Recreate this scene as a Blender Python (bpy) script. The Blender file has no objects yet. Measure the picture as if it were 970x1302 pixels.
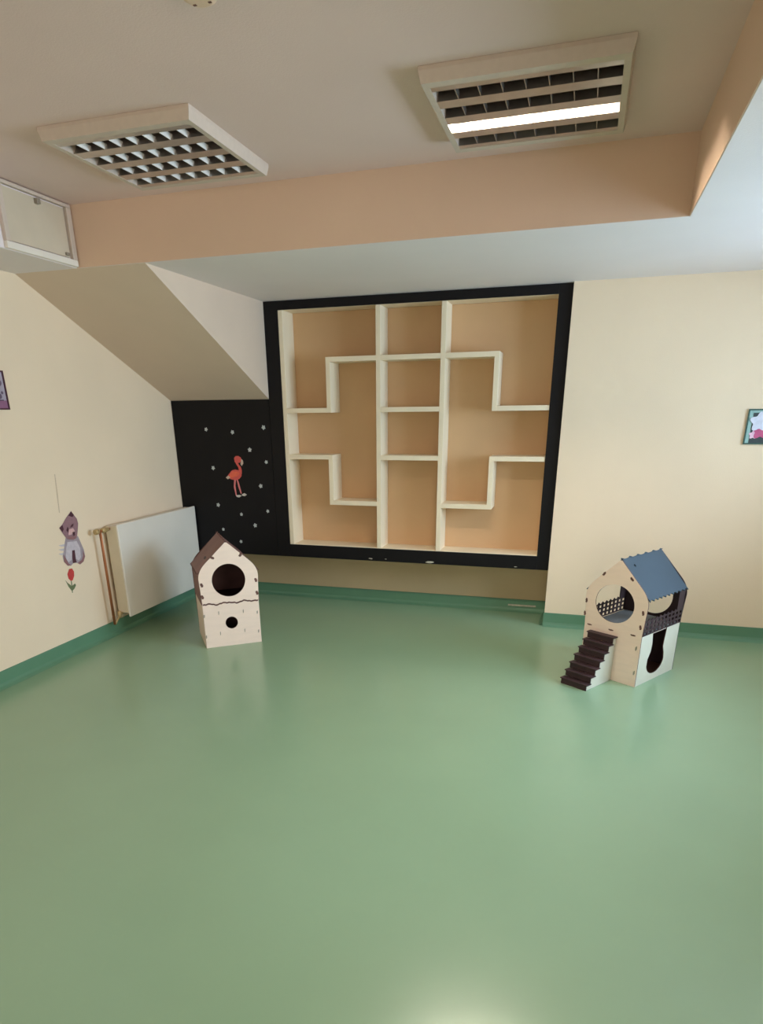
import bpy, bmesh, math, random
from mathutils import Matrix, Vector
random.seed(4)
S = bpy.context.scene
C = S.collection

# ------------------------------------------------------------------ camera
F_PX, CX, CY = 836.97, 471.6, 856.4          # focal length and principal point, in pixels of the 970x1302 frame
PITCH, YAW, ROLL, EYE = 0.379, 0.302, 0.011, Vector((0, 0, 1.5))
_fw0 = Vector((-math.sin(YAW), math.cos(YAW), 0)); _rt = Vector((math.cos(YAW), math.sin(YAW), 0)); _z = Vector((0, 0, 1))
VIEW = _fw0*math.cos(PITCH) - _z*math.sin(PITCH)
_up = _z*math.cos(PITCH) + _fw0*math.sin(PITCH)
RIGHT = _rt*math.cos(ROLL) - _up*math.sin(ROLL)
UPV = _rt*math.sin(ROLL) + _up*math.cos(ROLL)
cam = bpy.data.objects.new('camera', bpy.data.cameras.new('camera')); C.objects.link(cam)
m = Matrix((RIGHT, UPV, -VIEW)).transposed().to_4x4(); m.translation = EYE
cam.matrix_world = m
cam.data.sensor_fit = 'HORIZONTAL'; cam.data.sensor_width = 36
cam.data.lens = 36*F_PX/970
cam.data.shift_x = (485-CX)/970; cam.data.shift_y = (CY-651)/970
cam.data.clip_start = 0.02
S.camera = cam

def ray(u, v):
    return VIEW + RIGHT*((u-CX)/F_PX) - UPV*((v-CY)/F_PX)
def at(u, v, axis, value):                    # a pixel of the photograph -> the point of an axis-aligned plane it shows
    d = ray(u, v); t = (value-EYE[axis])/d[axis]
    return EYE + d*t

# ------------------------------------------------------------------ view, world, daylight
S.view_settings.view_transform = 'Standard'; S.view_settings.look = 'None'
S.view_settings.gamma = 1; S.view_settings.use_curve_mapping = False
S.view_settings.exposure = 0.20
w = bpy.data.worlds.new('sky'); S.world = w; w.use_nodes = True
nt = w.node_tree; bg = nt.nodes['Background']
sky = nt.nodes.new('ShaderNodeTexSky'); sky.sky_type = 'NISHITA'
sky.sun_disc = False; sky.sun_elevation = math.radians(38); sky.sun_rotation = math.radians(200)
nt.links.new(sky.outputs[0], bg.inputs[0]); bg.inputs[1].default_value = 0.12

def area(name, loc, rot, sx, sy, power, col):
    l = bpy.data.lights.new(name, 'AREA'); l.shape = 'RECTANGLE'; l.size = sx; l.size_y = sy
    l.energy = power; l.color = col
    o = bpy.data.objects.new(name, l); o.location = loc; o.rotation_euler = rot; C.objects.link(o)
    return o
# daylight arriving through the window in the right-hand wall and the two windows behind the camera
area('daylight_side', (2.46, 3.35, 1.55), (0, math.radians(90), 0), 1.1, 1.9, 125, (0.56, 0.78, 1.0))
area('daylight_side', (2.46, 0.45, 1.55), (0, math.radians(90), 0), 1.1, 1.9, 60, (1.0, 0.93, 0.84))  # added light at an invented second side window, brightens the foreground floor
area('daylight_rear', (-1.9, -1.76, 1.50), (math.radians(90), 0, 0), 1.6, 1.2, 14, (1.0, 0.94, 0.90))
area('daylight_rear', (0.7, -1.76, 1.50), (math.radians(90), 0, 0), 1.6, 1.2, 14, (1.0, 0.94, 0.90))

# ------------------------------------------------------------------ measures (metres)
XL, XR, YB, YF = -3.155, 2.30, 5.20, -1.60      # left wall, right wall, recess wall, wall behind the camera
YW, YS = 4.874, 4.90                            # plain back wall on the right / front of shelf unit and black panel
XN = -0.165                                     # right edge of the niche
ZL, ZH = 2.238, 2.525                           # low ceiling, raised tray
TX0, TX1, TY0, TY1 = -2.734, 0.323, -1.0, 3.487 # tray
XSOF, ZSOF = -2.307, 1.594                      # right side and lower edge of the stair soffit

# ------------------------------------------------------------------ helpers
def srgb(r, g, b):
    f = lambda c: (c/255/12.92) if c/255 <= .04045 else ((c/255+.055)/1.055)**2.4
    return (f(r), f(g), f(b), 1)
def mat(name, col, rough=.6, metal=0, noise=0, nscale=8, bump=0, bscale=60, coat=0, spec=.5, stretch=None, col2=None):
    M = bpy.data.materials.new(name); M.use_nodes = True
    n = M.node_tree.nodes; L = M.node_tree.links; b = n['Principled BSDF']
    b.inputs['Base Color'].default_value = col; b.inputs['Roughness'].default_value = rough
    b.inputs['Metallic'].default_value = metal; b.inputs['Specular IOR Level'].default_value = spec
    b.inputs['Coat Weight'].default_value = coat; b.inputs['Coat Roughness'].default_value = .12
    tc = n.new('ShaderNodeTexCoord'); mp = n.new('ShaderNodeMapping'); L.new(tc.outputs['Object'], mp.inputs[0])
    if stretch: mp.inputs['Scale'].default_value = stretch
    if noise or col2:
        t = n.new('ShaderNodeTexNoise'); t.inputs['Scale'].default_value = nscale; t.inputs['Detail'].default_value = 5
        L.new(mp.outputs[0], t.inputs[0])
        r = n.new('ShaderNodeValToRGB'); r.color_ramp.elements[0].position = .35; r.color_ramp.elements[1].position = .65
        lo = col2 if col2 else tuple(c*(1-noise) for c in col[:3])+(1,)
        r.color_ramp.elements[0].color = lo; r.color_ramp.elements[1].color = col
        L.new(t.outputs[0], r.inputs[0]); L.new(r.outputs[0], b.inputs['Base Color'])
    if bump:
        t2 = n.new('ShaderNodeTexNoise'); t2.inputs['Scale'].default_value = bscale; t2.inputs['Detail'].default_value = 3
        L.new(mp.outputs[0], t2.inputs[0])
        bp = n.new('ShaderNodeBump'); bp.inputs['Strength'].default_value = bump; bp.inputs['Distance'].default_value = .01
        L.new(t2.outputs[0], bp.inputs['Height']); L.new(bp.outputs[0], b.inputs['Normal'])
    return M
M = dict(
 wall = mat('cream_paint', srgb(240,216,186), .75, noise=.04, nscale=2, bump=.12, bscale=180),
 lowceil = mat('white_paint', srgb(240,228,226), .8, noise=.03, nscale=2, bump=.1, bscale=180),
 tray = mat('peach_paint', srgb(226,194,168), .8, noise=.04, nscale=2, bump=.1, bscale=180),
 field = mat('ceiling_field_paint', srgb(228,200,190), .8, noise=.03, nscale=2, bump=.1, bscale=180),
 recess = mat('recess_shaded_tan', srgb(206,180,140), .8, noise=.06, nscale=3, bump=.1, bscale=120),  # greyer tan, darkened further to carry the shade inside the recess
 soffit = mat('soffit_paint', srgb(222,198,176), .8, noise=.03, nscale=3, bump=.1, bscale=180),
 floor = mat('green_vinyl', srgb(142,171,139), .25, noise=.04, nscale=1.5, bump=.012, bscale=9, spec=.7),
 base = mat('green_vinyl_cove', srgb(96,138,108), .35, noise=.06, nscale=4, spec=.5),
 black = mat('black_painted_board', srgb(14,11,14), .55, spec=.25, noise=.2, nscale=6, bump=.05, bscale=90),
 shelf = mat('cream_laminate', srgb(244,226,196), .5, noise=.03, nscale=5),
 back = mat('tan_back_board', srgb(216,174,130), .65, noise=.06, nscale=3),
 white = mat('white_enamel', srgb(232,222,208), .35, noise=.02, nscale=6),
 enamel2 = mat('radiator_side_enamel', srgb(222,206,178), .4, noise=.03),
 pipe = mat('copper_pipe', srgb(176,112,72), .35, metal=.5, noise=.2, nscale=12),
 brass = mat('brass_valve', srgb(184,158,112), .4, metal=.4),
 lampbody = mat('lamp_housing', srgb(206,188,172), .5, noise=.05, nscale=40),
 lampwhite = mat('louvre_white', srgb(244,238,230), .4, noise=.03),
 alu = mat('louvre_aluminium', srgb(205,198,192), .28, metal=.85, noise=.12, nscale=14),
 aludark = mat('lamp_cavity', srgb(96,78,74), .5, metal=.2),
 tubeoff = mat('glass_tube_off', srgb(225,220,212), .2),
 cap = mat('tube_cap', srgb(190,185,178), .3, metal=.8),
 frame = mat('window_frame_white', srgb(238,238,236), .4),
 ply = mat('pale_plywood', srgb(244,220,202), .6, noise=.05, nscale=6, stretch=(1,1,6)),
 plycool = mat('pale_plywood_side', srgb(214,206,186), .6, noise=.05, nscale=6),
 mdf = mat('burnt_brown_board', srgb(112,74,64), .65, noise=.25, nscale=9),
 mdfdark = mat('dark_brown_board', srgb(62,40,42), .6, noise=.25, nscale=9),
 roofbrown = mat('mauve_brown_roof', srgb(136,98,92), .6, noise=.15, nscale=8),
 roofblue = mat('slate_blue_roof', srgb(62,74,84), .7, spec=.3, noise=.08, nscale=6),
 grey = mat('grey_felt', srgb(138,134,130), .9, noise=.1, nscale=40),
 hatch = mat('hatch_door_paint', srgb(206,190,166), .6, noise=.06, nscale=6),
 knob = mat('latch_metal', srgb(160,150,135), .4, metal=.5),
 chip = mat('bare_chip', srgb(200,190,170), .7, noise=.3, nscale=60),
)
def flat(name, col, rough=.55): return mat(name, srgb(*col), rough, noise=.12, nscale=45)

def obj(name, me, material=None, parent=None, **props):
    if isinstance(me, bmesh.types.BMesh):
        bm = me; bmesh.ops.recalc_face_normals(bm, faces=bm.faces)
        me = bpy.data.meshes.new(name); bm.to_mesh(me); bm.free()
    o = bpy.data.objects.new(name, me); C.objects.link(o)
    if material is not None and not me.materials:
        for k in (material if isinstance(material, (list, tuple)) else [material]): me.materials.append(k)
    if parent: o.parent = parent
    for k, v in props.items(): o[k] = v
    return o
def thing(name, label, cat, loc=(0,0,0), rz=0, group=None):
    o = bpy.data.objects.new(name, None); C.objects.link(o); o.location = loc; o.rotation_euler = (0,0,rz)
    o.empty_display_size = .1
    o['label'] = label; o['category'] = cat
    if group: o['group'] = group
    return o
def box(bm, x0, x1, y0, y1, z0, z1, bevel=0):
    vs = [bm.verts.new(p) for p in ((x0,y0,z0),(x1,y0,z0),(x1,y1,z0),(x0,y1,z0),(x0,y0,z1),(x1,y0,z1),(x1,y1,z1),(x0,y1,z1))]
    fs = [bm.faces.new([vs[i] for i in f]) for f in ((3,2,1,0),(4,5,6,7),(0,1,5,4),(1,2,6,5),(2,3,7,6),(3,0,4,7))]
    if bevel:
        es = {e for f in fs for e in f.edges}
        bmesh.ops.bevel(bm, geom=list(es), offset=bevel, segments=2, affect='EDGES', profile=.5)
    return bm
def B(*a, bevel=0): return box(bmesh.new(), *a, bevel=bevel)
def prism(pts, axis, a, b, bm=None):          # polygon of 2D points extruded along an axis from a to b
    bm = bm or bmesh.new()
    def P(p, t):
        return {0:(t,p[0],p[1]), 1:(p[0],t,p[1]), 2:(p[0],p[1],t)}[axis]
    A = [bm.verts.new(P(p, a)) for p in pts]; Q = [bm.verts.new(P(p, b)) for p in pts]
    bm.faces.new(A); bm.faces.new(Q[::-1])
    for i in range(len(pts)):
        j = (i+1) % len(pts); bm.faces.new((A[i], Q[i], Q[j], A[j]))
    return bm
def tube(bm, pts, r, seg=12):
    pts = [Vector(p) for p in pts]; rings = []
    for i, p in enumerate(pts):
        d = (pts[min(i+1, len(pts)-1)] - pts[max(i-1, 0)]).normalized()
        a = d.cross(Vector((0,0,1)) if abs(d.z) < .9 else Vector((1,0,0))).normalized(); b = d.cross(a)
        rr = r[i] if isinstance(r, (list, tuple)) else r
        rings.append([bm.verts.new(p + a*rr*math.cos(t*2*math.pi/seg) + b*rr*math.sin(t*2*math.pi/seg)) for t in range(seg)])
    for A, Q in zip(rings, rings[1:]):
        for k in range(seg): f = bm.faces.new((A[k], A[(k+1)%seg], Q[(k+1)%seg], Q[k])); f.smooth = True
    bm.faces.new(rings[0][::-1]); bm.faces.new(rings[-1])
    return bm
def circ(cx, cy, r, n=40, ry=None):
    ry = ry or r
    return [(cx+r*math.cos(2*math.pi*k/n), cy+ry*math.sin(2*math.pi*k/n)) for k in range(n)]
def plate(outline, holes, thick, mapf, outer, inner):
    """Flat board cut from a sheet: 2D outline with holes; mapf(u, v, t) places it, t = 0 outer face .. thick inner face.
    The outer face carries the outer material, edges and inner face the burnt one."""
    cu = bpy.data.curves.new('sheet', 'CURVE'); cu.dimensions = '2D'; cu.fill_mode = 'BOTH'; cu.extrude = thick/2
    for loop in [outline]+list(holes):
        s = cu.splines.new('POLY'); s.points.add(len(loop)-1); s.use_cyclic_u = True
        for p, q in zip(s.points, loop): p.co = (q[0], q[1], 0, 1)
    tmp = bpy.data.objects.new('sheet', cu); me = bpy.data.meshes.new_from_object(tmp)
    bpy.data.objects.remove(tmp); bpy.data.curves.remove(cu)
    me.materials.clear(); me.materials.append(outer); me.materials.append(inner)
    bm = bmesh.new(); bm.from_mesh(me)
    bmesh.ops.remove_doubles(bm, verts=bm.verts, dist=1e-6)
    for f in bm.faces:
        f.smooth = False
        f.material_index = 0 if (abs(f.normal.z) > .9 and f.calc_center_median().z > 0) else 1
    for v in bm.verts: v.co = mapf(v.co.x, v.co.y, thick/2 - v.co.z)
    bmesh.ops.recalc_face_normals(bm, faces=bm.faces)
    bm.to_mesh(me); bm.free()
    return me
ST = dict(kind='structure')

# ------------------------------------------------------------------ room shell
obj('floor', B(XL-.15, XR+.2, YF-.2, YB+.15, -.1, 0), M['floor'], **ST, label='glossy green vinyl floor')
obj('wall_left', B(XL-.15, XL, YF-.2, YB+.15, 0, ZH+.15), M['wall'], **ST, label='cream painted left wall')
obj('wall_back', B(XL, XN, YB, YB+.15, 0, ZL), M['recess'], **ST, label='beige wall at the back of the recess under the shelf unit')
obj('wall_back_right', B(XN, XR, YW, YB+.15, 0, ZL+.3), M['wall'], **ST, label='cream painted back wall to the right of the shelf unit')
# tray ceiling: low ring all round, raised field, four drop faces
def ceil_mesh():
    bm = bmesh.new()
    box(bm, XL, TX0, YF-.2, YB+.15, ZL, ZH+.1); box(bm, TX1, XR+.2, YF-.2, YW, ZL, ZH+.1)
    box(bm, TX0, TX1, TY1, YB+.15, ZL, ZH+.1); box(bm, TX0, TX1, YF-.2, TY0, ZL, ZH+.1)
    return bm
cl = obj('ceiling', ceil_mesh(), M['lowceil'], **ST, label='white low ceiling running round the raised field')
t = .004
obj('raised_field', B(TX0, TX1, TY0, TY1, ZH, ZH+.1), M['field'], cl, label='peach beige raised ceiling field')
for a in ((TX0, TX0+t, TY0, TY1), (TX1-t, TX1, TY0, TY1), (TX0, TX1, TY1-t, TY1), (TX0, TX1, TY0, TY0+t)):
    obj('drop_face', B(*a, ZL+.001, ZH), M['lowceil'] if a[0] == TX0 and a[1] < 0 and a[2] == TY0 and a[3] == TY1 else M['tray'], cl)
sof = prism([(TY1+.004, ZL), (YS+.0, ZSOF), (YB, ZSOF), (YB, ZL)], 0, XL, XSOF)
obj('stair_soffit', sof, M['soffit'], cl, label='sloping underside of a staircase')

def wall_with_windows(name, axis, const, thick, lo, hi, ztop, wins, label):
    bm = bmesh.new(); cuts = sorted(wins)
    def put(a0, a1, z0, z1):
        if axis == 1: box(bm, a0, a1, const, const+thick, z0, z1)
        else: box(bm, const, const+thick, a0, a1, z0, z1)
    c = lo
    for a0, a1, z0, z1 in cuts:
        put(c, a0, 0, ztop); put(a0, a1, 0, z0); put(a0, a1, z1, ztop); c = a1
    put(c, hi, 0, ztop)
    return obj(name, bm, M['wall'], **ST, label=label)
wall_with_windows('wall_right', 0, XR, .12, YF, YW, ZL, [(2.35, 4.35, .95, 2.12), (-.55, 1.45, .95, 2.12)], 'cream wall with one window and one added window on the right, beyond the frame')
wall_with_windows('wall_front', 1, YF-.12, .12, XL, XR, ZL, [(-2.75, -1.05, .85, 2.12), (-.15, 1.55, .85, 2.12)], 'cream wall with two windows behind the viewpoint')
glass = bpy.data.materials.new('window_glass'); glass.use_nodes = True
gn = glass.node_tree; gb = gn.nodes['Principled BSDF']; gn.nodes.remove(gb)
tr = gn.nodes.new('ShaderNodeBsdfTransparent'); gl = gn.nodes.new('ShaderNodeBsdfGlossy'); gl.inputs['Roughness'].default_value = .02
mx = gn.nodes.new('ShaderNodeMixShader'); fr = gn.nodes.new('ShaderNodeFresnel'); fr.inputs[0].default_value = 1.45
gn.links.new(fr.outputs[0], mx.inputs[0]); gn.links.new(tr.outputs[0], mx.inputs[1]); gn.links.new(gl.outputs[0], mx.inputs[2])
gn.links.new(mx.outputs[0], gn.nodes['Material Output'].inputs[0])
def window(n, axis, const, a0, a1, z0, z1):
    mid = (a0+a1)/2; t0, t1 = const, const+.05
    def bb(bm, p0, p1, q0, q1, s0=t0, s1=t1):
        return box(bm, p0, p1, s0, s1, q0, q1) if axis == 1 else box(bm, s0, s1, p0, p1, q0, q1)
    bm = bmesh.new(); e = .06
    bb(bm, a0, a1, z0, z0+e); bb(bm, a0, a1, z1-e, z1); bb(bm, a0, a0+e, z0+e, z1-e); bb(bm, a1-e, a1, z0+e, z1-e); bb(bm, mid-e/2, mid+e/2, z0+e, z1-e)
    f = obj('window_%d' % n, bm, M['frame'], **ST, label='white framed two-light window')
    for p0, p1 in ((a0+e, mid-e/2), (mid+e/2, a1-e)):
        obj('pane', bb(bmesh.new(), p0, p1, z0+e, z1-e, t0+.02, t0+.026), glass, f)
window(1, 0, XR+.04, 2.35, 4.35, .95, 2.12)
window(4, 0, XR+.04, -.55, 1.45, .95, 2.12)  # invented second side window, added to light the floor from the side
window(2, 1, YF-.09, -2.75, -1.05, .85, 2.12)
window(3, 1, YF-.09, -.15, 1.55, .85, 2.12)

# green vinyl coved up the walls
cove = [(0,0), (.034,0), (.022,.006), (.012,.016), (.006,.03), (.005,.098), (0,.1)]
def cove_strip(name, p0, p1, inward, label):
    bm = bmesh.new(); d = Vector(inward)
    A = [bm.verts.new(Vector(p0)+d*u+Vector((0,0,v))) for u, v in cove]; Q = [bm.verts.new(Vector(p1)+d*u+Vector((0,0,v))) for u, v in cove]
    bm.faces.new(A); bm.faces.new(Q[::-1])
    for i in range(len(cove)): j = (i+1) % len(cove); bm.faces.new((A[i], Q[i], Q[j], A[j]))
    return obj(name, bm, M['base'], **ST, label=label)
cove_strip('baseboard_left', (XL, YF, 0), (XL, YB, 0), (1,0,0), 'green coved skirting along the left wall')
bb_ = cove_strip('baseboard_back', (XL, YB, 0), (XN, YB, 0), (0,-1,0), 'green coved skirting at the back of the recess')
cove_strip('baseboard_side', (XN, YB, 0), (XN, YW-.0, 0), (-1,0,0), 'green coved skirting on the return of the recess')
cove_strip('baseboard_right', (XN-.005, YW, 0), (XR, YW, 0), (0,-1,0), 'green coved skirting under the right-hand back wall')
obj('pale_strip', B(-.462, -.246, YB-.012, YB-.0055, .046, .058), M['chip'], bb_, label='short pale strip on the skirting')  # thin pale strip laid along the skirting

# ------------------------------------------------------------------ black panel and shelf unit
bp_ = thing('black_panel', 'matt black panel under the stair soffit, left of the shelf unit', 'panel', (XL, YS, .41))
obj('board', B(.004, XSOF-XL-.002, 0, .018, 0, ZSOF-.41-.002), M['black'], bp_)
SX0, SX1, SZ0, SZ1, TH, DP = -2.198, -.254, .510, 2.178, .033, .20
su = thing('shelf_unit', 'large built-in cream shelf unit with geometric compartments and a black frame', 'shelf', ((SX0+SX1)/2, YS, .41))
def sp(name, a, material, label=None, bevel=.0015, parent=None):
    x0,x1,y0,y1,z0,z1 = a; ox, oy, oz = su.location
    o = obj(name, B(x0-ox, x1-ox, y0-oy, y1-oy, z0-oz, z1-oz, bevel=bevel), material, parent or su)
    if label: o['label'] = label
    return o
sp('frame_board', (XSOF, SX0, YS, YS+.004, .41, ZL-.002), M['black'], 'black left frame board')
sp('frame_board', (SX1, XN-.002, YS, YS+.004, .41, ZL-.002), M['black'], 'black right frame board')
sp('frame_board', (SX0, SX1, YS, YS+.004, SZ1, ZL-.002), M['black'], 'black top frame board')
fb = sp('frame_board', (SX0, SX1, YS, YS+.004, .41, SZ0), M['black'], 'black bottom frame board with chipped paint')
for x, z, s in ((-1.517,.428,.018),(-1.396,.430,.010),(-1.048,.424,.034),(-.401,.424,.012)):
    n = 9; pts = [(x-su.location.x + s*(.7+.4*random.random())*math.cos(k*2*math.pi/n), z-.41 + .3*s*(.6+.5*random.random())*math.sin(k*2*math.pi/n)) for k in range(n)]
    obj('paint_chip', prism(pts, 1, -.0012, .0005), M['chip'], fb)
Y0 = YS+.004
sp('back_panel', (SX0, SX1, YS+DP, YS+DP+.012, SZ0, SZ1), M['back'], 'tan back board')
sp('side_panel', (SX0, SX0+TH, Y0, YS+DP, SZ0, SZ1), M['shelf']); sp('side_panel', (SX1, SX1+.018, Y0, YS+DP, SZ0, SZ1), M['shelf'])
sp('top_panel', (SX0, SX1, Y0, YS+DP, SZ1, SZ1+.018), M['shelf']); sp('bottom_panel', (SX0, SX1, Y0, YS+DP, SZ0-.018, SZ0+.004), M['shelf'])
D1, D2 = -1.467, -1.005
def V(x, z0, z1, n='divider'): sp(n, (x, x+TH, Y0, YS+DP, z0, z1), M['shelf'])
def H(x0, x1, zt): sp('shelf_board', (x0, x1, Y0, YS+DP, zt-TH, zt), M['shelf'])
V(D1, SZ0, SZ1); V(D2, SZ0, SZ1)
ZA, ZB_, ZC, ZD = 1.866, 1.527, 1.197, .863
LS, RS = -1.846, -.638                            # steps left and right
H(LS, D1, ZA); V(LS, ZB_-TH, ZA-TH, 'riser'); H(SX0+TH, LS, ZB_)
H(SX0+TH, LS+TH, ZC); V(LS, ZD-TH, ZC-TH, 'riser'); H(LS+TH, D1, ZD)
for z in (ZA, ZB_, ZC): H(D1+TH, D2, z)
H(D2+TH, RS+TH, ZA); V(RS, ZB_-TH, ZA-TH, 'riser'); H(RS+TH, SX1, ZB_)
H(RS, SX1, ZC); V(RS, ZD-TH, ZC-TH, 'riser'); H(D2+TH, RS, ZD)

# ------------------------------------------------------------------ ceiling lamps
def ceiling_lamp(x0, y0, lit_row, label, blade='alu'):
    s, hgt = .66, .045; zb = ZH-hgt
    r = thing('ceiling_lamp', label, 'ceiling lamp', (x0+s/2, y0+s/2, zb))
    h = s/2
    bm = bmesh.new(); e = .03; ey = .045
    # housing: tapered sides (wider at the ceiling), rim underneath, closed top
    def ring(hx, z): return [bm.verts.new(p) for p in ((-hx,-hx,z),(hx,-hx,z),(hx,hx,z),(-hx,hx,z))]
    R0 = ring(h, hgt-.0005); R1 = ring(h, hgt-.012); R2 = ring(h-.008, 0)
    R3 = [bm.verts.new(p) for p in ((-h+e,-h+ey,0),(h-e,-h+ey,0),(h-e,h-ey,0),(-h+e,h-ey,0))]
    R4 = [bm.verts.new((v.co.x, v.co.y, hgt-.006)) for v in R3]
    for A, Q in ((R0,R1),(R1,R2),(R2,R3),(R3,R4)):
        for k in range(4): bm.faces.new((A[k], A[(k+1)%4], Q[(k+1)%4], Q[k]))
    bm.faces.new(R0); f = bm.faces.new(R4)
    obj('housing', bm, M['lampbody'], r)
    obj('reflector_tray', B(-h+e, h-e, -h+ey, h-ey, hgt-.008, hgt-.0065), M['aludark'], r, label='dark inside of the lamp')
    n = 4; pitch = (2*h-2*ey)/n
    for k in range(n+1):                            # lengthwise wedge reflectors between the rows
        y = -h+ey+k*pitch; hw = .030 if 0 < k < n else .017; yy = y if 0 < k < n else y + (.017 if k == 0 else -.017)
        obj('long_reflector', prism([(yy-hw, .001), (yy+hw, .001), (yy+.004, hgt-.008), (yy-.004, hgt-.008)], 0, -h+e, h-e), M['alu'], r)
    nb = 8; bs = (2*h-2*e)/nb; bl = None
    for k in range(n):
        y = -h+ey+(k+.5)*pitch
        for j in range(1, nb):
            if bl is None:
                hw = pitch/2-.030
                bl = obj('louvre_blade', prism([(-hw-.006, .002), (hw+.006, .002), (hw+.016, .024), (-hw-.016, .024)], 0, -.0012, .0012), M[blade], r)
                b = bl
            else:
                b = bl.copy(); C.objects.link(b); b.parent = r
            b.location = (-h+e+j*bs, y, 0)
    for k in range(n):
        y = -h+ey+(k+.5)*pitch; lit = k == lit_row
        tb = tube(bmesh.new(), [(-h+e+.012, y, .034), (h-e-.012, y, .034)], .0085, 16)
        tt = obj('fluorescent_tube', tb, M['tubelit'] if lit else M['tubeoff'], r)
        if lit: tt['label'] = 'glowing white tube'
        for sx in (-1, 1):
            obj('tube_cap', tube(bmesh.new(), [(sx*(h-e-.012), y, .034), (sx*(h-e-.001), y, .034)], .0095, 12), M['cap'], tt)
    return r
tl = bpy.data.materials.new('lit_tube'); tl.use_nodes = True
b = tl.node_tree.nodes['Principled BSDF']; b.inputs['Emission Color'].default_value = (1, .90, .74, 1); b.inputs['Emission Strength'].default_value = 700
M['tubelit'] = tl
ceiling_lamp(-2.128, 2.605, None, 'unlit square four-tube ceiling lamp with white louvres, on the left', 'lampwhite')
ceiling_lamp(-.632, 2.605, 2, 'square louvred ceiling lamp with one glowing tube, on the right')

sd = thing('smoke_detector', 'round off-white smoke detector on the raised ceiling at the top edge', 'smoke detector', (-1.078, 2.02, ZH))
sd.scale = (.92,.92,.7)
def lathe(prof, seg=32, bm=None):
    bm = bm or bmesh.new(); rings = []
    for r_, z_ in prof: rings.append([bm.verts.new((r_*math.cos(2*math.pi*k/seg), r_*math.sin(2*math.pi*k/seg), z_)) for k in range(seg)])
    for A, Q in zip(rings, rings[1:]):
        for k in range(seg): f = bm.faces.new((A[k], A[(k+1)%seg], Q[(k+1)%seg], Q[k])); f.smooth = True
    bm.faces.new(rings[0]); bm.faces.new(rings[-1][::-1]); return bm
obj('base', lathe([(.062,0),(.062,-.008),(.058,-.012)]), M['lampbody'], sd)
obj('cover', lathe([(.054,-.012),(.050,-.024),(.036,-.034),(.034,-.034)]), M['tray'], sd)
for k in (-1, 1): obj('slot', B(k*.024-.005, k*.024+.005, .012, .02, -.0352, -.033), M['mdf'], sd)

# ------------------------------------------------------------------ access hatch in the left drop face
ah = thing('access_hatch', 'white rectangular access hatch in the raised ceiling edge at far left', 'hatch', (TX0+t, 3.22, ZL))
def hb(n, y0, y1, z0, z1, d, m_, par=ah, bevel=.003, x0=.0):
    return obj(n, B(x0, d, y0-3.22, y1-3.22, z0-ZL, z1-ZL, bevel=bevel), m_, par)
hy0, hy1, hz0, hz1 = 2.985, 3.475, ZL+.002, ZH-.004
hb('frame_rail', hy0, hy1, hz0, hz0+.03, .022, M['white']); hb('frame_rail', hy0, hy1, hz1-.016, hz1, .022, M['lampbody'])  # pale bottom rail paints in window light; browner top and stiles, recess shade
hb('frame_stile', hy0, hy0+.028, hz0+.03, hz1-.016, .022, M['lampbody']); hb('frame_stile', hy1-.034, hy1, hz0+.03, hz1-.016, .022, M['lampbody'])
dr = hb('hatch_door', hy0+.036, hy1-.042, hz0+.036, hz1-.022, .010, M['hatch'])
hb('latch', 3.225, 3.25, hz1-.05, hz1-.026, .030, M['knob'], dr)
hb('latch', 3.395, 3.42, hz0+.042, hz0+.056, .022, M['knob'], dr)

# ------------------------------------------------------------------ radiator
XF = -3.03
ra = thing('radiator', 'white flat panel radiator on the left wall beside the black panel', 'radiator', (XL+.001, 4.38, .13))
def rb(n, x0, x1, y0, y1, z0, z1, m_, bevel=.004, par=ra):
    return obj(n, B(x0-XL, x1-XL, y0-4.38, y1-4.38, z0-.13, z1-.13, bevel=bevel), m_, par)
ry0, ry1, rz0, rz1 = 3.875, 4.885, .13, .79
rb('front_panel', XF-.014, XF, ry0, ry1, rz0, rz1, M['white'], .006)
rb('rear_panel', XL+.028, XL+.042, ry0+.01, ry1, rz0, rz1-.01, M['enamel2'])
rb('side_cover', XL+.03, XF-.012, ry0-.002, ry0+.004, rz0+.03, rz1-.012, M['enamel2'], .001); rb('side_cover', XL+.03, XF-.012, ry1-.004, ry1+.002, rz0+.03, rz1-.012, M['enamel2'], .001)
g = bmesh.new()
for k in range(38): yy = ry0+.015+k*(ry1-ry0-.03)/38; box(g, .04, XF-XL-.014, yy-4.38, yy+.016-4.38, rz1-.016-.13, rz1-.008-.13)
obj('top_grille', g, M['white'], ra)
fin = bmesh.new()
for k in range(40): yy = ry0+.02+k*.0245; box(fin, .043, XF-XL-.016, yy-4.38, yy+.0015-4.38, rz0+.03-.13, rz1-.03-.13)
obj('convector_fins', fin, M['enamel2'], ra, kind='stuff')
rb('wall_bracket', XL, XL+.028, ry0+.15, ry0+.19, rz0+.05, rz1-.05, M['white']); rb('wall_bracket', XL, XL+.028, ry1-.19, ry1-.15, rz0+.05, rz1-.05, M['white'])
pts = [(XL+.06, 3.775, .10), (XL+.06, 3.775, .745), (XL+.06, 3.785, .757), (XL+.06, 3.80, .762), (XL+.06, 3.89, .762)]
obj('supply_pipe', tube(bmesh.new(), [Vector(p)-ra.location for p in pts], .0095), M['pipe'], ra, label='thin copper supply pipe')
vl = obj('valve', tube(bmesh.new(), [Vector((XL+.06, y, .762))-ra.location for y in (3.79, 3.80, 3.83, 3.84, 3.86)], [.013,.017,.017,.013,.012]), M['brass'], ra)
obj('valve_knob', tube(bmesh.new(), [Vector((XL+.06, y, .762))-ra.location for y in (3.722, 3.726, 3.752, 3.757)], [.015,.019,.019,.012]), M['brass'], vl)
pts2 = [(XL+.06, 3.775, .10), (XL+.06, 3.80, .118), (XL+.06, 3.85, .15), (XL+.06, 3.885, .16)]
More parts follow.
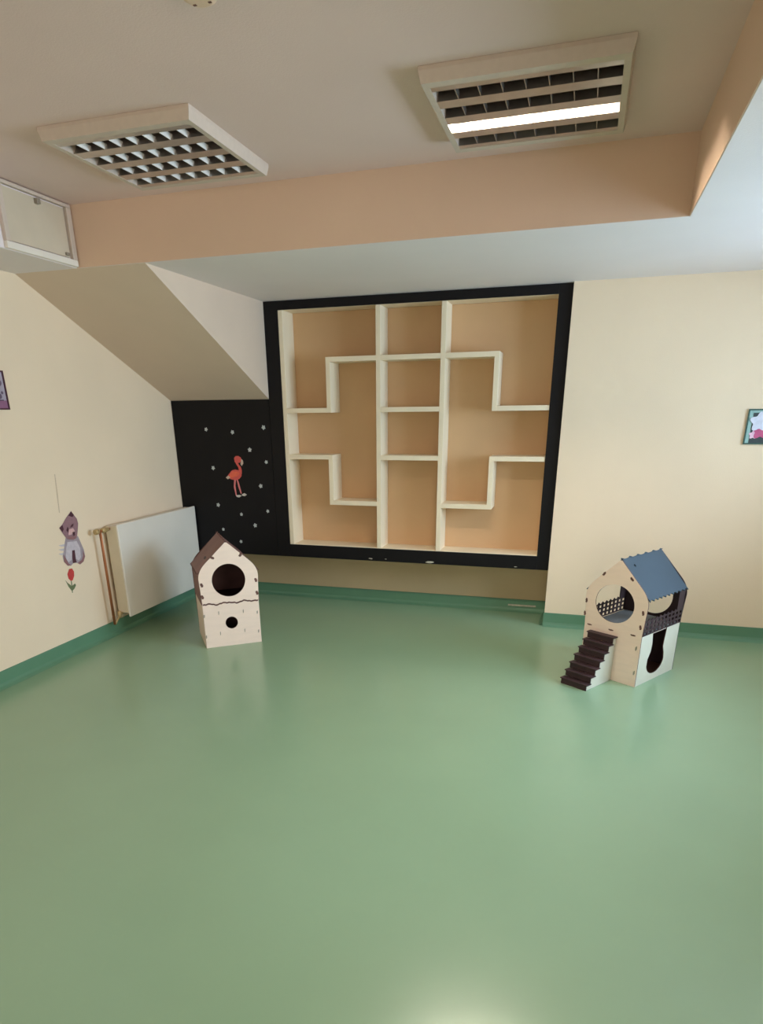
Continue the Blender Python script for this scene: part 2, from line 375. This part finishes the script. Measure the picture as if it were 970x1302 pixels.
obj('return_pipe', tube(bmesh.new(), [Vector(p)-ra.location for p in pts2], .009), M['brass'], ra)
obj('lower_valve', tube(bmesh.new(), [Vector((XL+.06, 3.842, z))-ra.location for z in (.13,.14,.172,.182)], [.010,.014,.014,.007]), M['brass'], ra)

# ------------------------------------------------------------------ cardboard-style plywood playhouses
W, Dp, ZF, ZE, ZR = .37, .40, .304, .505, .715
PT = .006
def gable_outline(w, z0, fl=.008):
    """front board: straight sides, rounded shoulders, pitched top; u across from -w to 0, v height"""
    pts = [(-w, z0), (0, z0), (fl*.5, (z0+ZE)/2)]
    sh = (fl, ZE-.03); ap = (-w/2, ZR)
    P0, P1, P2 = Vector(sh), Vector((fl+.001, ZE+.025)), Vector((-.042, ZE+.075))
    for k in range(9): s = k/8; q = P0*(1-s)**2 + P1*2*s*(1-s) + P2*s*s; pts.append(tuple(q))
    pts.append((-w/2+.006, ZR-.004)); pts.append((-w/2-.006, ZR-.004))
    for k in range(8, -1, -1): s = k/8; q = P0*(1-s)**2 + P1*2*s*(1-s) + P2*s*s; pts.append((-w-q[0], q[1]))
    pts.append((-w-fl*.5, (z0+ZE)/2))
    return pts
def wavy_roof(d, length, n=5, amp=.013, over=.0):
    """roof sheet outline: u depth 0..d, v 0 (ridge)..length (eave), both long edges scalloped"""
    a = [(u/60*d, amp*abs(math.sin(u/60*n*math.pi))-amp) for u in range(61)]
    bb = [(u/60*d, length+amp*.9-amp*.9*abs(math.sin(u/60*n*2*math.pi))) for u in range(60, -1, -1)]
    return a+bb
def roof_mesh(side, w, d, m1, m2, y0=PT, holes=()):
    top = Vector((-w/2, ZR-.004)); low = Vector((.006 if side > 0 else -w-.006, ZE+.01))
    dirv = (low-top); Ln = dirv.length; dirv.normalize(); nrm = Vector((-dirv.y, dirv.x))
    if nrm.y < 0: nrm = -nrm
    return plate(wavy_roof(d, Ln), holes, PT, lambda u, v, tt: Vector((top.x+dirv.x*v+nrm.x*(PT-tt), y0+u, top.y+dirv.y*v+nrm.y*(PT-tt))), m1, m2), Ln
def on_front(root, u, v, yl=0.0):                 # pixel -> local (x, z) on the front board of a house
    c, s = math.cos(root.rotation_euler.z), math.sin(root.rotation_euler.z)
    n = Vector((-s, c, 0)); o = Vector(root.location) + n*yl
    d = ray(u, v); tt = (o-EYE).dot(n)/d.dot(n); p = EYE+d*tt - Vector(root.location)
    return c*p.x+s*p.y, p.z
def on_side(root, u, v, xl=0.0):
    c, s = math.cos(root.rotation_euler.z), math.sin(root.rotation_euler.z)
    n = Vector((c, s, 0)); o = Vector(root.location) + n*xl
    d = ray(u, v); tt = (o-EYE).dot(n)/d.dot(n); p = EYE+d*tt - Vector(root.location)
    return -s*p.x+c*p.y, p.z
def tab(root, u, v, w_=.016, h_=.012, ang=0, m_=None, parent=None, thin=.0012):
    x, z = on_front(root, u, v); c, s = math.cos(ang), math.sin(ang)
    q = [(-w_/2,-h_*.3),(-w_*.15,-h_/2),(w_*.25,-h_*.3),(w_/2,-h_*.1),(w_/2,h_*.4),(w_*.1,h_/2),(-w_*.3,h_*.25),(-w_/2,h_*.35)]
    return obj('joint_tab', prism([(x+c*a-s*b_, z+s*a+c*b_) for a, b_ in q], 1, -thin, .001), m_ or M['mdf'], parent or root)
front = lambda u, v, tt: Vector((u, tt, v))

# --- left house: closed, brown roof
A = thing('cat_house', 'small white gabled cat house with brown roof and round porthole, beside the radiator', 'cat house', (-2.041, 3.972, 0), .654)
w, d = .38, .385
cx, cz = on_front(A, 290.7, 737.7); hx, hz = on_front(A, 294.7, 791.5)
# wavy seam: lower board top edge and upper board bottom edge follow the same jigsaw line
def seam(w, z, off): return [(-w + w*k/30, z + off + .009*math.sin(k/30*6*math.pi)*(.5+.5*math.cos(k*1.7))) for k in range(31)]
up_out = seam(w, ZF, .0055) + gable_outline(w, ZF)[2:]
fp = obj('front_board', plate(up_out, [circ(cx, cz, .111)], PT, front, M['ply'], M['mdf']), None, A, label='white gabled upper front with porthole')
lo_out = [(-w, 0), (0, 0)] + seam(w, ZF, -.0050)[::-1]
lp = obj('front_board', plate(lo_out, [circ(hx, hz, .042, 28)], PT, front, M['ply'], M['mdf']), None, A, label='white lower front with small round hole')
obj('seam_batten', B(-w+.004, -.004, PT, PT+.006, ZF-.025, ZF+.025), M['mdf'], A)
obj('back_board', plate(gable_outline(w, 0), [], PT, lambda u, v, tt: Vector((u, d-tt, v)), M['mdf'], M['mdf']), None, A)
for x0, sg in ((-w-.001, -1), (.001, 1)):
    xa = x0 if sg < 0 else x0-PT
    obj('side_board', B(xa-.004*(sg<0), xa+PT-.004*(sg<0)+.004*(sg>0), PT, d-PT, ZF, ZE+.012), M['roofbrown'], A, label='brown upper side board')
    obj('side_board', B(xa, xa+PT, PT, d-PT, 0, ZF-.001), M['ply'], A, label='pale lower side board')
obj('floor_board', B(-w+PT, -PT, PT, d-PT, .012, .018), M['mdf'], A); obj('floor_board', B(-w+PT, -PT, PT+.006, d-PT, ZF-.006, ZF), M['mdfdark'], A)
for sg in (-1, 1):
    me, Ln = roof_mesh(sg, w, d-2*PT, M['roofbrown'], M['mdf'])
    rf = obj('roof_board', me, None, A, label='mauve-brown roof board')
    if sg < 0:
        top = Vector((-w/2, ZR-.004)); low = Vector((-w-.006, ZE+.01)); q = top.lerp(low, .62)
        nb_ = Vector((-(top-low).y, (top-low).x)).normalized()
        if nb_.y < 0: nb_ = -nb_
        ctr = q + nb_*(PT+.001); tdir = (low-top).normalized()
        bm = bmesh.new(); vs = []
        for k in range(10):
            aa = k*2*math.pi/10; off = tdir*(.012*math.cos(aa)); vs.append(bm.verts.new((ctr.x+off.x, .14+.03*math.sin(aa), ctr.y+off.y)))
        bm.faces.new(vs); ex = bmesh.ops.extrude_face_region(bm, geom=bm.faces[:]);
        for v_ in [e_ for e_ in ex['geom'] if isinstance(e_, bmesh.types.BMVert)]: v_.co -= Vector((nb_.x, 0, nb_.y))*.002
        obj('slot', bm, M['mdfdark'], rf, label='dark slot')
sc = lambda x, y: (210+x/6.467, 650+y/6.467)
for (x, y, a_) in ((385,383,-.8),(618,358,.7),(300,610,1.57),(745,565,1.57),(306,708,1.57),(755,670,1.57)):
    tab(A, *sc(x, y), .027, .021, a_, M['mdf'], fp)
for (x, y) in ((440,838),(642,822),(455,1005),(655,980)): tab(A, *sc(x, y), .005, .030, 0, M['knob'], lp)
for (x, y) in ((322,865),(757,830),(340,1035),(768,985)): tab(A, *sc(x, y), .008, .026, 0, M['knob'], lp)

# --- right house: open sides with railings, blue roof, staircase
Bh = thing('cat_house', 'white two-storey cat house with blue roof, side railings and a brown staircase', 'cat house', (.412, 3.800, 0), -.58)
w, d = .367, .44
sb = lambda x, y: (735+x/6.467, 690+y/6.467)
fl_ = .012
fc = on_front(Bh, *sb(300, 503))
fout = gable_outline(w, ZF, fl_); lowpts = [(-w, 0), (0, 0)]
fb2 = obj('front_board', plate(lowpts + fout[1:] + [fout[0]], [circ(fc[0], fc[1], .122, 44, .112)], PT, front, M['ply'], M['mdf']), None, Bh, label='pale full-height gabled front with large porthole')
obj('back_board', plate(lowpts + fout[1:] + [fout[0]], [circ(-w/2, .440, .118)], PT, lambda u, v, tt: Vector((u, d-tt, v)), M['mdf'], M['mdfdark']), None, Bh, label='dark brown back board with round opening')
key = [(.125,.300),(.135,.235),(.130,.19),(.105,.145)] + [( .20+.098*math.cos(math.radians(a)), .115+.075*math.sin(math.radians(a))) for a in range(190, 361, 12)] + [(.29,.15),(.272,.19),(.275,.235),(.285,.300)]
for sg in (1, -1):
    X = (lambda u, v, tt: Vector((0-tt, u, v))) if sg > 0 else (lambda u, v, tt: Vector((-w+tt, u, v)))
    obj('side_board', plate([(PT,0),(d-PT,0),(d-PT,ZF),(.286,ZF)] + [p for p in key[::-1]] + [(.124,ZF),(PT,ZF)], [], PT, X, M['plycool'], M['mdf']), None, Bh, label='white lower side board with keyhole opening')
    # railing: lattice with square openings and pointed top
    z0, z1 = ZF+.002, ZF+.088; cols, rows = 10, 3; cw = (d-2*PT)/cols; rh = .027; holes = []
    for i in range(cols):
        for j in range(rows):
            a = PT+i*cw+cw*.22; b0 = z0+.007+j*rh; holes.append([(a,b0),(a+cw*.56,b0),(a+cw*.56,b0+rh*.62),(a,b0+rh*.62)])
    top = []
    for i in range(cols, 0, -1):
        a = PT+i*cw; top += [(a, z1+.012), (a-cw*.35, z1), (a-cw*.65, z1)]
    off = fl_*.35
    XR_ = (lambda u, v, tt: Vector((off-tt, u, v))) if sg > 0 else (lambda u, v, tt: Vector((-w-off+tt, u, v)))
    obj('railing', plate([(PT,z0),(d-PT,z0)] + top + [(PT, z1+.012)], holes, .004, XR_, M['mdfdark'], M['mdfdark']), None, Bh, label='dark lattice railing')
    obj('side_post', B((off-.006 if sg>0 else -w-off), (off if sg>0 else -w-off+.006), d-.075, d-PT, ZF+.09, ZE+.012), M['mdfdark'], Bh)
obj('floor_board', B(-w+PT, -PT, PT, d-PT, ZF-.008, ZF), M['ply'], Bh, label='upper floor board')
obj('floor_mat', B(-w+PT+.003, -PT-.003, PT+.003, d-PT-.003, ZF, ZF+.004), M['grey'], Bh, label='grey felt mat on the upper floor')
obj('floor_board', B(-w+PT, -PT, PT, d-PT, .010, .016), M['mdf'], Bh, label='lower floor board')
for sg in (-1, 1):
    me, Ln = roof_mesh(sg, w, d-2*PT, M['roofblue'], M['roofblue'], holes=[circ(.075, .052, .0085, 14)] if sg > 0 else ())
    obj('roof_board', me, None, Bh, label='slate blue roof board with scalloped edges')
s3 = lambda x, y: (690+x/4.619, 670+y/4.619)
for (x, y, a_) in ((362,275,.75),(525,308,-.95),(258,430,1.4),(590,508,1.57),(574,592,1.57),(248,505,1.5)):
    tab(Bh, *s3(x, y), .026, .016, a_, M['mdf'], fb2)
for (x, y) in ((400,605),(530,637),(275,572)): tab(Bh, *s3(x, y), .030, .010, -.1, M['mdf'], fb2)
for (x, y) in ((548,715),(535,858)): tab(Bh, *s3(x, y), .010, .030, 0, M['knob'], fb2)
# staircase
stx0, stx1, run, rise, ns = -.318, -.150, .262, .275, 7
for x0 in (stx0+.004, stx1-.010):
    pts = [(0, 0), (-run+.012, 0)]
    for k in range(ns): pts += [(-run+.012+k*run/ns, (k+1)*rise/ns-.008), (-run+.012+(k+1)*run/ns if k < ns-1 else 0, (k+1)*rise/ns-.008)]
    obj('stringer', prism(pts, 0, x0, x0+.006), M['plycool'], Bh, label='pale stepped side of the staircase')
for k in range(ns):
    y0 = -run + k*run/ns; z1 = (k+1)*rise/ns
    obj('tread', B(stx0-.006, stx1+.008, y0-.004, y0+run/ns+.004 if k < ns-1 else 0, z1-.008, z1-.002, bevel=.001), M['mdfdark'], Bh)
    obj('riser', B(stx0, stx1, y0+.001, y0+.006, z1-rise/ns, z1-.008), M['mdfdark'], Bh)

# ------------------------------------------------------------------ stickers on walls (flat things, traced at their place on the wall)
def on_left(pts):                                  # pixels -> (y, z) on the left wall
    return [(lambda p: (p.y, p.z))(at(u, v, 0, XL)) for u, v in pts]
def sticker_left(name, pts, m_, parent, lift):
    q = on_left(pts); o = parent.location
    return obj(name, prism([(y-o.y, z-o.z) for y, z in q], 0, lift-.0006, lift), m_, parent)
k1 = lambda x, y: (50+x/9.3, 630+y/9.3)
def K(*p): return [k1(*q) for q in p]
mauve, grey_, pale, dark, pink, rose, red, leaf = [flat(n, c) for n, c in (('mauve_fur',(150,112,118)),('grey_fur',(168,152,158)),('pale_fur',(206,192,196)),('dark_fur',(84,44,54)),('pink_nose',(222,176,172)),('rose_fur',(150,104,104)),('tulip_red',(204,66,62)),('leaf_green',(112,122,84)))]
p = at(*k1(400, 500), 0, XL)
ks = thing('kitten_sticker', 'mauve-grey kitten sticker on the left wall above the tulip sticker', 'sticker', (XL, p.y, p.z))
sticker_left('body', K((310,500),(455,480),(490,560),(525,640),(540,720),(520,780),(480,815),(440,795),(400,800),(375,830),(335,828),(290,785),(275,720),(290,640),(300,560)), grey_, ks, .0012)
sticker_left('chest', K((330,550),(440,540),(480,620),(490,730),(465,770),(430,750),(415,650),(385,650),(380,760),(345,790),(310,740),(315,640)), pale, ks, .0018)
sticker_left('shadow_gap', K((385,650),(415,645),(430,760),(440,790),(395,800),(388,740)), dark, ks, .0024)
sticker_left('paw', K((285,700),(310,740),(340,800),(375,825),(335,832),(290,785)), rose, ks, .0024)
sticker_left('paw', K((510,640),(538,720),(520,780),(480,815),(450,800),(500,760),(515,710)), rose, ks, .0024)
for b0 in (600, 650, 700): sticker_left('fur_tuft', K((225,b0-10),(300,b0-25),(300,b0),(260,b0+5)), pale, ks, .0008)
hd = sticker_left('head', K((370,185),(400,225),(440,275),(455,330),(450,420),(440,500),(400,525),(330,520),(295,480),(255,420),(232,385),(270,340),(310,270)), mauve, ks, .0026)
for n_, pts_, m_ in (('ear', ((370,185),(405,230),(385,255),(340,240)), dark), ('ear', ((232,385),(268,350),(285,400),(270,430)), dark),
    ('eye', ((330,370),(345,400),(335,440),(315,410)), dark), ('eye', ((375,345),(400,330),(395,365),(360,380)), dark),
    ('muzzle', ((345,400),(395,385),(415,420),(385,460),(340,470)), pink), ('nose', ((385,430),(415,430),(420,470),(395,480)), dark), ('chin', ((330,490),(430,480),(420,515),(350,515)), rose)):
    q = on_left(K(*pts_)); o = ks.location
    obj(n_, prism([(y-o.y, z-o.z) for y, z in q], 0, .0028, .0034), m_, hd)
p = at(*k1(375, 930), 0, XL)
ts = thing('tulip_sticker', 'red tulip sticker with green leaves on the left wall below the kitten', 'sticker', (XL, p.y, p.z))
sticker_left('blossom', K((350,870),(385,862),(408,900),(410,950),(395,1000),(375,1012),(345,985),(330,930)), red, ts, .0014)
sticker_left('stem', K((372,1012),(382,1012),(392,1090),(396,1150),(386,1150)), leaf, ts, .0010)
sticker_left('leaf', K((305,1000),(330,1030),(370,1060),(392,1110),(380,1125),(345,1080)), leaf, ts, .0014)
sticker_left('leaf', K((385,1070),(420,1040),(432,1060),(415,1100),(392,1125)), leaf, ts, .0014)
cr = obj('wall_crack', prism(on_left([(69,603),(70,603),(73,625),(76,652),(75,652),(71.5,625)]), 0, XL-.0002, XL+.0004), flat('crack_shade', (214,186,154)), None, **ST, label='hairline crack above the kitten sticker')
cr.name = 'trim_1'

def on_black(pts): return [(lambda p: (p.x, p.z))(at(u, v, 1, YS)) for u, v in pts]
f1 = lambda x, y: (250+x/7.655, 530+y/7.655)
coral, coral2, beak, foot = flat('coral', (226,92,84)), flat('coral_light', (226,128,128)), flat('beak_pale', (214,190,170)), flat('foot_white', (214,206,196))
p = at(*f1(400, 600), 1, YS)
fl = thing('flamingo_sticker', 'coral pink flamingo sticker in the middle of the black panel', 'sticker', (p.x, YS, p.z))
def SF(name, pts, m_, lift, parent=fl):
    o = fl.location
    return obj(name, prism([(x-o.x, z-o.z) for x, z in on_black([f1(*q) for q in pts])], 1, -lift, -lift+.0006), m_, parent)
SF('neck', ((368,420),(385,460),(405,490),(412,520),(410,550),(440,560),(440,520),(432,490),(412,465),(395,430)), coral, .0016)
SF('body', ((290,590),(320,550),(345,520),(375,512),(410,520),(435,545),(438,575),(420,600),(395,615),(350,612),(310,598)), coral, .0012)
wg = SF('wing', ((325,555),(355,530),(400,535),(420,550),(400,575),(360,590),(320,590)), flat('coral_wing', (240,108,78)), .0020)
SF('tail', ((285,590),(310,572),(330,590),(305,608)), beak, .0022)
SF('head', ((365,400),(380,382),(405,380),(430,395),(440,420),(425,445),(400,450),(372,440)), coral, .0022)
SF('beak', ((435,410),(452,425),(455,455),(440,478),(428,460),(432,440)), beak, .0026)
SF('leg', ((365,605),(385,605),(378,670),(392,765),(382,768),(362,680)), coral2, .0010); SF('leg', ((398,605),(412,640),(440,745),(430,750),(405,680),(390,610)), coral2, .0010)
SF('foot', ((385,762),(420,760),(440,768),(415,785),(390,778)), foot, .0014); SF('foot', ((440,755),(465,742),(490,758),(470,772),(445,768)), foot, .0014)
starm = flat('sticker_white', (196,200,198))
DOTS = [((262,546),'small white dot sticker at the top left of the black panel'),((295.5,549.5),'small white dot sticker above the flamingo, near the soffit'),
 ((335,543.5),'small white dot sticker at the top right of the black panel'),((317.5,572),'small white dot sticker just right of the flamingo head'),
 ((338.5,587.5),'small white dot sticker at the right edge, level with the flamingo neck'),((271,595),'small white dot sticker left of the flamingo'),
 ((331.5,618),'small white dot sticker right of the flamingo legs'),((277.5,642),'small white dot sticker below left of the flamingo'),
 ((307,654),'small white dot sticker straight below the flamingo feet'),((340.5,650),'small white dot sticker low at the right edge of the black panel'),
 ((324.5,668),'small white dot sticker low between the flamingo feet and the shelf frame'),((284,673),'small white dot sticker above the brown roof of the cat house'),
 ((306.5,688.5),'lowest white dot sticker, right of the brown cat house ridge')]
for (u, v), lab in DOTS:
    p = at(u, v, 1, YS); n = 10
    a0 = random.random()*3; r0 = .013+.004*random.random()
    pts = [(r0*(1.15 if k % 2 else .72)*math.cos(a0+k*2*math.pi/n)*.95, r0*(1.15 if k % 2 else .72)*math.sin(a0+k*2*math.pi/n)) for k in range(n)]
    o = obj('star_sticker', prism(pts, 1, -.0012, 0), starm, None, label=lab.replace('dot', 'star'), category='sticker', group='white stars on the black panel')
    o.location = (p.x, YS, p.z)

# ------------------------------------------------------------------ pictures
pr = thing('picture', 'small dark-framed pink flower picture at the right edge of the back wall', 'picture', (1.10, YW, 1.387))
def PR(n, x0, x1, z0, z1, y0, y1, m_, bevel=0): return obj(n, B(x0-1.10, x1-1.10, y0, y1, z0-1.387, z1-1.387, bevel=bevel), m_, pr)
x0, x1, z0, z1 = .946, 1.254, 1.284, 1.490
gteal = flat('frame_green', (60,92,82))
PR('frame_rail', x0, x1, z0, z0+.008, -.010, 0, gteal); PR('frame_rail', x0, x1, z1-.008, z1, -.010, 0, gteal)
PR('frame_stile', x0, x0+.008, z0+.008, z1-.008, -.010, 0, gteal); PR('frame_stile', x1-.008, x1, z0+.008, z1-.008, -.010, 0, gteal)
PR('mount', x0+.008, x1-.008, z0+.008, z1-.008, -.004, 0, flat('mount_aqua', (160,196,190)))
PR('print', x0+.030, x1-.012, z0+.008, z1-.022, -.0055, -.004, flat('print_dark', (62,72,74)))
for cx_, cz_, r_, c_ in ((1.02,1.415,.05,(222,222,236)),(.995,1.34,.022,(240,196,216)),(1.035,1.365,.045,(206,92,136)),(1.07,1.42,.03,(230,210,228)),(1.01,1.375,.016,(196,84,128))):
    PRp = [(cx_-1.10 + r_*(1+.22*math.sin(5*a))*math.cos(a), cz_-1.387 + r_*(1+.22*math.sin(5*a))*math.sin(a)) for a in [k*2*math.pi/30 for k in range(30)]]
    obj('petal', prism(PRp, 1, -.0062-.0004*(len(C.objects) % 7), -.0055), flat('petal_%d' % c_[1], c_), pr)

pl_ = thing('picture', 'small purple-framed picture cut by the left edge, high on the left wall', 'picture', (XL, 3.10, 1.63))
def PL(n, y0, y1, z0, z1, x0, x1, m_): return obj(n, B(x0, x1, y0-3.10, y1-3.10, z0-1.63, z1-1.63), m_, pl_)
y0, y1, z0, z1 = 2.945, 3.256, 1.530, 1.732; pf = flat('frame_purple', (76,34,48))
PL('frame_rail', y0, y1, z0, z0+.008, 0, .010, pf); PL('frame_rail', y0, y1, z1-.008, z1, 0, .010, pf)
PL('frame_stile', y0, y0+.008, z0+.008, z1-.008, 0, .010, pf); PL('frame_stile', y1-.008, y1, z0+.008, z1-.008, 0, .010, pf)
PL('print', y0+.008, y1-.008, z0+.008, z1-.008, 0, .004, flat('print_lilac', (176,162,176)))
PL('lower_band', y0+.008, y1-.008, z0+.008, z0+.048, .004, .005, flat('print_magenta', (148,98,128)))
PL('dark_line', y0+.008, y1-.03, z0+.046, z0+.052, .005, .0055, flat('print_line', (84,62,84)))
for yy, zz, rr in ((3.225,1.618,.008),(3.205,1.60,.014),(3.215,1.67,.018),(3.15,1.65,.03)):
    obj('print_spot', prism(circ(yy-3.10, zz-1.63, rr, 16), 0, .004, .0052), flat('print_spot', (104,84,104)), pl_)
